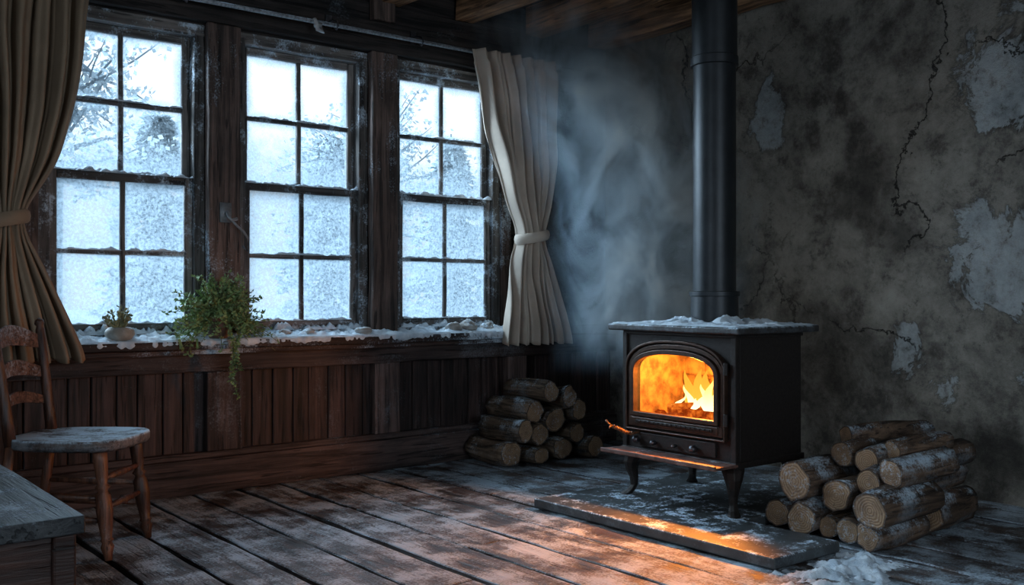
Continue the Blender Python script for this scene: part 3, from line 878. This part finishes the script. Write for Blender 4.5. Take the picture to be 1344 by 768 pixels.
# ------------------------------------------------------------------ sill objects
pl = empty('potted_plant')
bx, by, bz = 2.13, 5.225, .85
bm = bmesh.new()
turned(bm, (bx, by, bz), (bx, by, bz + .12), [(0, .045), (.05, .05), (.75, .066), (.78, .074), (1, .076)], 24)
finish('pot', bm, M_pot, pl, smooth=False)
bm = bmesh.new(); bs = bmesh.new()
def leaf(bm, p, d, L, w):
    d = d.normalized(); u, v = basis(d); a = R(0, 6.28); s = u * math.cos(a) + v * math.sin(a)
    q = [bm.verts.new(p), bm.verts.new(p + d * L * .5 + s * w), bm.verts.new(p + d * L), bm.verts.new(p + d * L * .5 - s * w)]
    bm.faces.new(q)
for k in range(260):
    a = R(0, 6.28); el = R(-.3, 1.45); L = R(.15, .34)
    d = Vector((math.cos(a) * math.cos(el), math.sin(a) * math.cos(el) * .45 - .08, math.sin(el)))
    p = Vector((bx + R(-.03, .03), by + R(-.02, .02), bz + .11)); pts = [p.copy()]
    for s in range(7):
        p = p + d * (L / 7); d = d + Vector((R(-.08, .08), R(-.05, .05), -.085 + R(-.05, .03))); pts.append(p.copy())
        for q in range(5):
            leaf(bm, p + Vector((R(-.006, .006), R(-.006, .006), 0)), Vector((R(-1, 1), R(-1, 1), R(-.4, 1))), R(.016, .032), R(.004, .008))
    for q_ in pts: q_.y = min(q_.y, 5.30)
    tube(bs, pts, .0015, 4)
for (ox, zend, sw) in ((.045, .50, .02), (.03, .60, -.02), (.06, .66, .03)):
    pts = []
    for s in range(22):
        t = s / 21
        p = Vector((bx + ox + sw * math.sin(t * 7), 5.17 - .07 * min(1, t * 4), bz + .11 - (bz + .11 - zend) * max(0, t - .08)))
        pts.append(p)
        for q in range(7): leaf(bm, p, Vector((R(-1, 1), R(-1, .3), R(-.8, .5))), R(.014, .026), R(.004, .008))
    tube(bs, pts, .0025, 5)
for v in bm.verts: v.co.y = min(v.co.y, 5.303)
for v in bm.verts:
    if v.co.y > 5.12: v.co.z = max(v.co.z, .856)
finish('leaves', bm, M_leaf, pl); finish('stems', bs, M_stem, pl)

p2 = empty('small_potted_succulent')
bx, by, bz = 1.615, 5.25, .85
bm = bmesh.new()
turned(bm, (bx, by, bz), (bx, by, bz + .07), [(0, .04), (.1, .055), (.45, .074), (.8, .07), (1, .055)], 24)
finish('bowl', bm, M_bowl, p2, smooth=True)
bm = bmesh.new()
for k in range(34):
    a = R(0, 6.28); el = R(.5, 1.45); L = R(.05, .12)
    d = Vector((math.cos(a) * math.cos(el), math.sin(a) * math.cos(el) * .7, math.sin(el)))
    p = Vector((bx + R(-.02, .02), by + R(-.02, .02), bz + .065))
    tube(bm, [p, p + d * L * .5, p + d * L + Vector((0, 0, .01))], [.003, .005, .001], 5)
    for q in range(4): leaf(bm, p + d * L * R(.4, 1), Vector((R(-1, 1), R(-1, 1), R(0, 1))), .025, .007)
finish('leaves', bm, simple('succulent_leaf', (.22, .22, .11), .6), p2)
def stone(name, x, y, z, r, sq=.6):
    bm = bmesh.new(); bmesh.ops.create_icosphere(bm, subdivisions=4, radius=r)
    so = Vector((R(0, 50), 0, 0))
    for v in bm.verts:
        k = 1 + .35 * noise.noise(v.co / r * 1.1 + so) + .1 * noise.noise(v.co / r * 4 + so)
        v.co *= k; v.co.z *= sq; v.co += Vector((x, y, z + r * sq * .8))
    finish(name, bm, M_stone, smooth=True)
stone('stone', 3.72, 5.24, .845, .05, .7); stone('stone', 3.84, 5.27, .845, .07, .55); stone('stone', 4.0, 5.26, .845, .045, .7)
stone('stone', 3.05, 5.25, .845, .045, .6); stone('stone', 2.55, 5.28, .845, .04, .6)
stone('stone', 2.70, 5.27, .845, .05, .5)

# ------------------------------------------------------------------ outside
def mk_tree(name, col):
    m, nt, b = newmat(name); nt.nodes.remove(b)
    co = objco(nt)
    c = mixc(nt, noi(nt, co, 3, 4), tuple(c * .8 for c in col), tuple(min(1, c * 1.3) for c in col))
    d = node(nt, 'ShaderNodeBsdfDiffuse', {}, {0: c}); t = node(nt, 'ShaderNodeBsdfTranslucent', {}, {0: c})
    mx = node(nt, 'ShaderNodeMixShader', {}, {0: .5, 1: d.outputs[0], 2: t.outputs[0]})
    nt.links.new(mx.outputs[0], nt.nodes['Material Output'].inputs[0])
    return m
M_tree = mk_tree('frosted_needles', (.26, .31, .34))  # pale tone holds the outdoor fog in the colour, along with frost
M_trunk = mk_tree('frosted_trunk', (.24, .28, .31))  # trunk paled the same way for fog and frost
def conifer(x, y, h, w):
    bm = bmesh.new()
    tube(bm, [(x, y, -.4), (x, y, h * .5), (x, y, h)], [.16, .09, .02], 8, 1)
    z = .6
    while z < h - .1:
        rad = w * (1 - z / h) ** .8 * R(.75, 1.1) + .05
        for k in range(11):
            a = R(0, 6.28)
            for s in range(9):
                t = s / 8
                c = Vector((x + math.cos(a) * rad * t, y + math.sin(a) * rad * t, z - .35 * rad * t + R(-.05, .05)))
                for q in range(3):
                    leaf(bm, c, Vector((math.cos(a) + R(-1, 1), math.sin(a) + R(-1, 1), R(-.8, .2))), R(.12, .3), R(.03, .07))
        z += .17
    finish('pine_tree', bm, [M_tree, M_trunk])
def leafy(x, y, h, w):
    bm = bmesh.new()
    tube(bm, [(x, y, -.4), (x + .1, y, h * .45), (x, y, h * .8)], [.2, .12, .03], 8, 1)
    for k in range(75):
        a = R(0, 6.28); el = R(-.3, 1.4); L = R(.5, 1) * w
        d = Vector((math.cos(a) * math.cos(el), math.sin(a) * math.cos(el), math.sin(el)))
        p = Vector((x, y, h * R(.4, .7))); pts = [p.copy()]
        for s in range(7):
            p = p + d * L / 7; d = d + Vector((R(-.2, .2), R(-.2, .2), R(-.15, .15))); pts.append(p.copy())
            if s > 1:
                for q in range(11):
                    leaf(bm, p + Vector((R(-.15, .15), R(-.15, .15), R(-.15, .15))), Vector((R(-1, 1), R(-1, 1), R(-1, 1))), R(.05, .12), R(.02, .04))
        tube(bm, pts, [.03, .028, .024, .02, .016, .012, .008, .004], 5, 1)
    finish('birch_tree', bm, [M_tree, M_trunk])
leafy(3.1, 13.0, 5.9, 1.9); conifer(6.4, 18.5, 4.6, 1.3); leafy(8.5, 14.5, 5.2, 1.7); conifer(10.2, 19, 4.6, 1.4)
leafy(12.8, 14.8, 5.2, 1.8); conifer(14.8, 21, 5.2, 1.7)
bm = bmesh.new()
q = [bm.verts.new(p) for p in ((-40, 5.7, -.4), (60, 5.7, -.4), (60, 90, -.4), (-40, 90, -.4))]; bm.faces.new(q)
finish('ground', bm, simple('snowy_ground', (.16, .18, .20), .9, 0, 1, .3, .3))

# ------------------------------------------------------------------ smoke
def mk_smoke():
    m = bpy.data.materials.new('smoke'); m.use_nodes = True; nt = m.node_tree
    nt.nodes.remove(nt.nodes['Principled BSDF'])
    co = objco(nt)
    s = node(nt, 'ShaderNodeSeparateXYZ', {}, {0: co}); X, Y, Z = s.outputs
    up = mr(nt, Z, 1.6, 2.8)
    cx = mth(nt, 'SUBTRACT', 4.55, mth(nt, 'MULTIPLY', up, .50))
    cy = mth(nt, 'ADD', 4.20, mth(nt, 'MULTIPLY', up, .25))
    dx = mth(nt, 'SUBTRACT', X, cx); dy = mth(nt, 'SUBTRACT', Y, cy)
    r = mth(nt, 'SQRT', mth(nt, 'ADD', mth(nt, 'MULTIPLY', dx, dx), mth(nt, 'MULTIPLY', dy, dy)))
    fall = mr(nt, r, .78, .05)
    n = noi(nt, objco(nt, (1, 1, .75)), 2.7, 6, .64, 1.5)
    nn = mr(nt, n, .45, .64)
    d = mth(nt, 'MULTIPLY', fall, mth(nt, 'ADD', nn, .06))
    ed = mth(nt, 'MULTIPLY', mr(nt, Y, 4.92, 4.6), mr(nt, Y, 3.78, 3.95))
    ed = mth(nt, 'MULTIPLY', ed, mth(nt, 'MULTIPLY', mr(nt, Z, .57, .85), mr(nt, Z, 2.88, 2.5)))
    ed = mth(nt, 'MULTIPLY', ed, mr(nt, X, 3.15, 3.4))
    d = mth(nt, 'MULTIPLY', mth(nt, 'MULTIPLY', d, ed), 6.8)
    v = node(nt, 'ShaderNodeVolumeScatter', {}, {'Color': (.60, .82, 1.0, 1), 'Density': d, 'Anisotropy': .15})
    nt.links.new(v.outputs[0], nt.nodes['Material Output'].inputs['Volume'])
    return m
bm = bmesh.new(); box(bm, (3.1, 3.76, .57), (5.2, 4.95, 2.9))
finish('smoke', bm, mk_smoke())

# ------------------------------------------------------------------ lights
w = bpy.data.worlds.new('World'); scene.world = w; w.use_nodes = True
bg = w.node_tree.nodes['Background']; bg.inputs[0].default_value = (.82, .92, 1.0, 1); bg.inputs[1].default_value = 1.35
def lightobj(name, kind, loc, **kw):
    l = bpy.data.lights.new(name, kind)
    for k, v in kw.items(): setattr(l, k, v)
    o = bpy.data.objects.new(name, l); o.location = loc; link(o); return o
s = lightobj('overcast_sun', 'SUN', (0, 10, 8), energy=24.0, color=(.62, .82, 1.0), angle=math.radians(50))
s.rotation_euler = Vector((.52, -.78, -.34)).to_track_quat('-Z', 'Y').to_euler()
s = lightobj('overcast_sky_light', 'SUN', (2, 10, 8), energy=16.0, color=(.56, .79, 1.0), angle=math.radians(60))
s.rotation_euler = Vector((.12, -.78, -.60)).to_track_quat('-Z', 'Y').to_euler()
for (x0, x1) in WX:
    p = lightobj('window_portal', 'AREA', ((x0 + x1) / 2, YW + .2, (WB + WT) / 2), shape='RECTANGLE', size=(x1 - x0), size_y=WT - WB)
    p.rotation_euler = (-math.pi / 2, 0, 0)
    p.data.cycles.is_portal = True
a = lightobj('rear_window_daylight', 'AREA', (-2.5, 1.0, 1.8), shape='RECTANGLE', size=2.4, size_y=1.8, energy=54, color=(.62, .81, 1.0))  # added fill lamp behind the camera, brightens the dark room
a.rotation_euler = Vector((1, 0, -.05)).to_track_quat('-Z', 'Y').to_euler()
a = lightobj('rear_window_daylight', 'AREA', (1.6, -2.6, 1.8), shape='RECTANGLE', size=2.8, size_y=1.8, energy=88, color=(.68, .84, 1.0))  # second added fill lamp, lifts the window wall and curtains
a.rotation_euler = Vector((0, 1, -.05)).to_track_quat('-Z', 'Y').to_euler()
f = lightobj('fire_glow', 'POINT', (3.79, 3.27, .745), energy=52, color=(1, .35, .05), shadow_soft_size=.04)
f = lightobj('fire_glow_floor', 'SPOT', (3.79, 3.25, .755), energy=105, color=(1, .28, .03), shadow_soft_size=.03, spot_size=math.radians(92), spot_blend=.9)
f.rotation_euler = (Vector((2.95, 2.90, 0)) - Vector((3.79, 3.25, .755))).to_track_quat('-Z', 'Y').to_euler()

# ------------------------------------------------------------------ camera
cam = bpy.data.cameras.new('Camera'); co_ = bpy.data.objects.new('Camera', cam); link(co_)
cam.sensor_width = 36; cam.lens = 36 * 1300 / 1344
co_.location = (0, 0, 1.1); co_.rotation_euler = (math.pi / 2, 0, math.radians(51.3 - 90))
scene.camera = co_
scene.view_settings.view_transform = 'Standard'
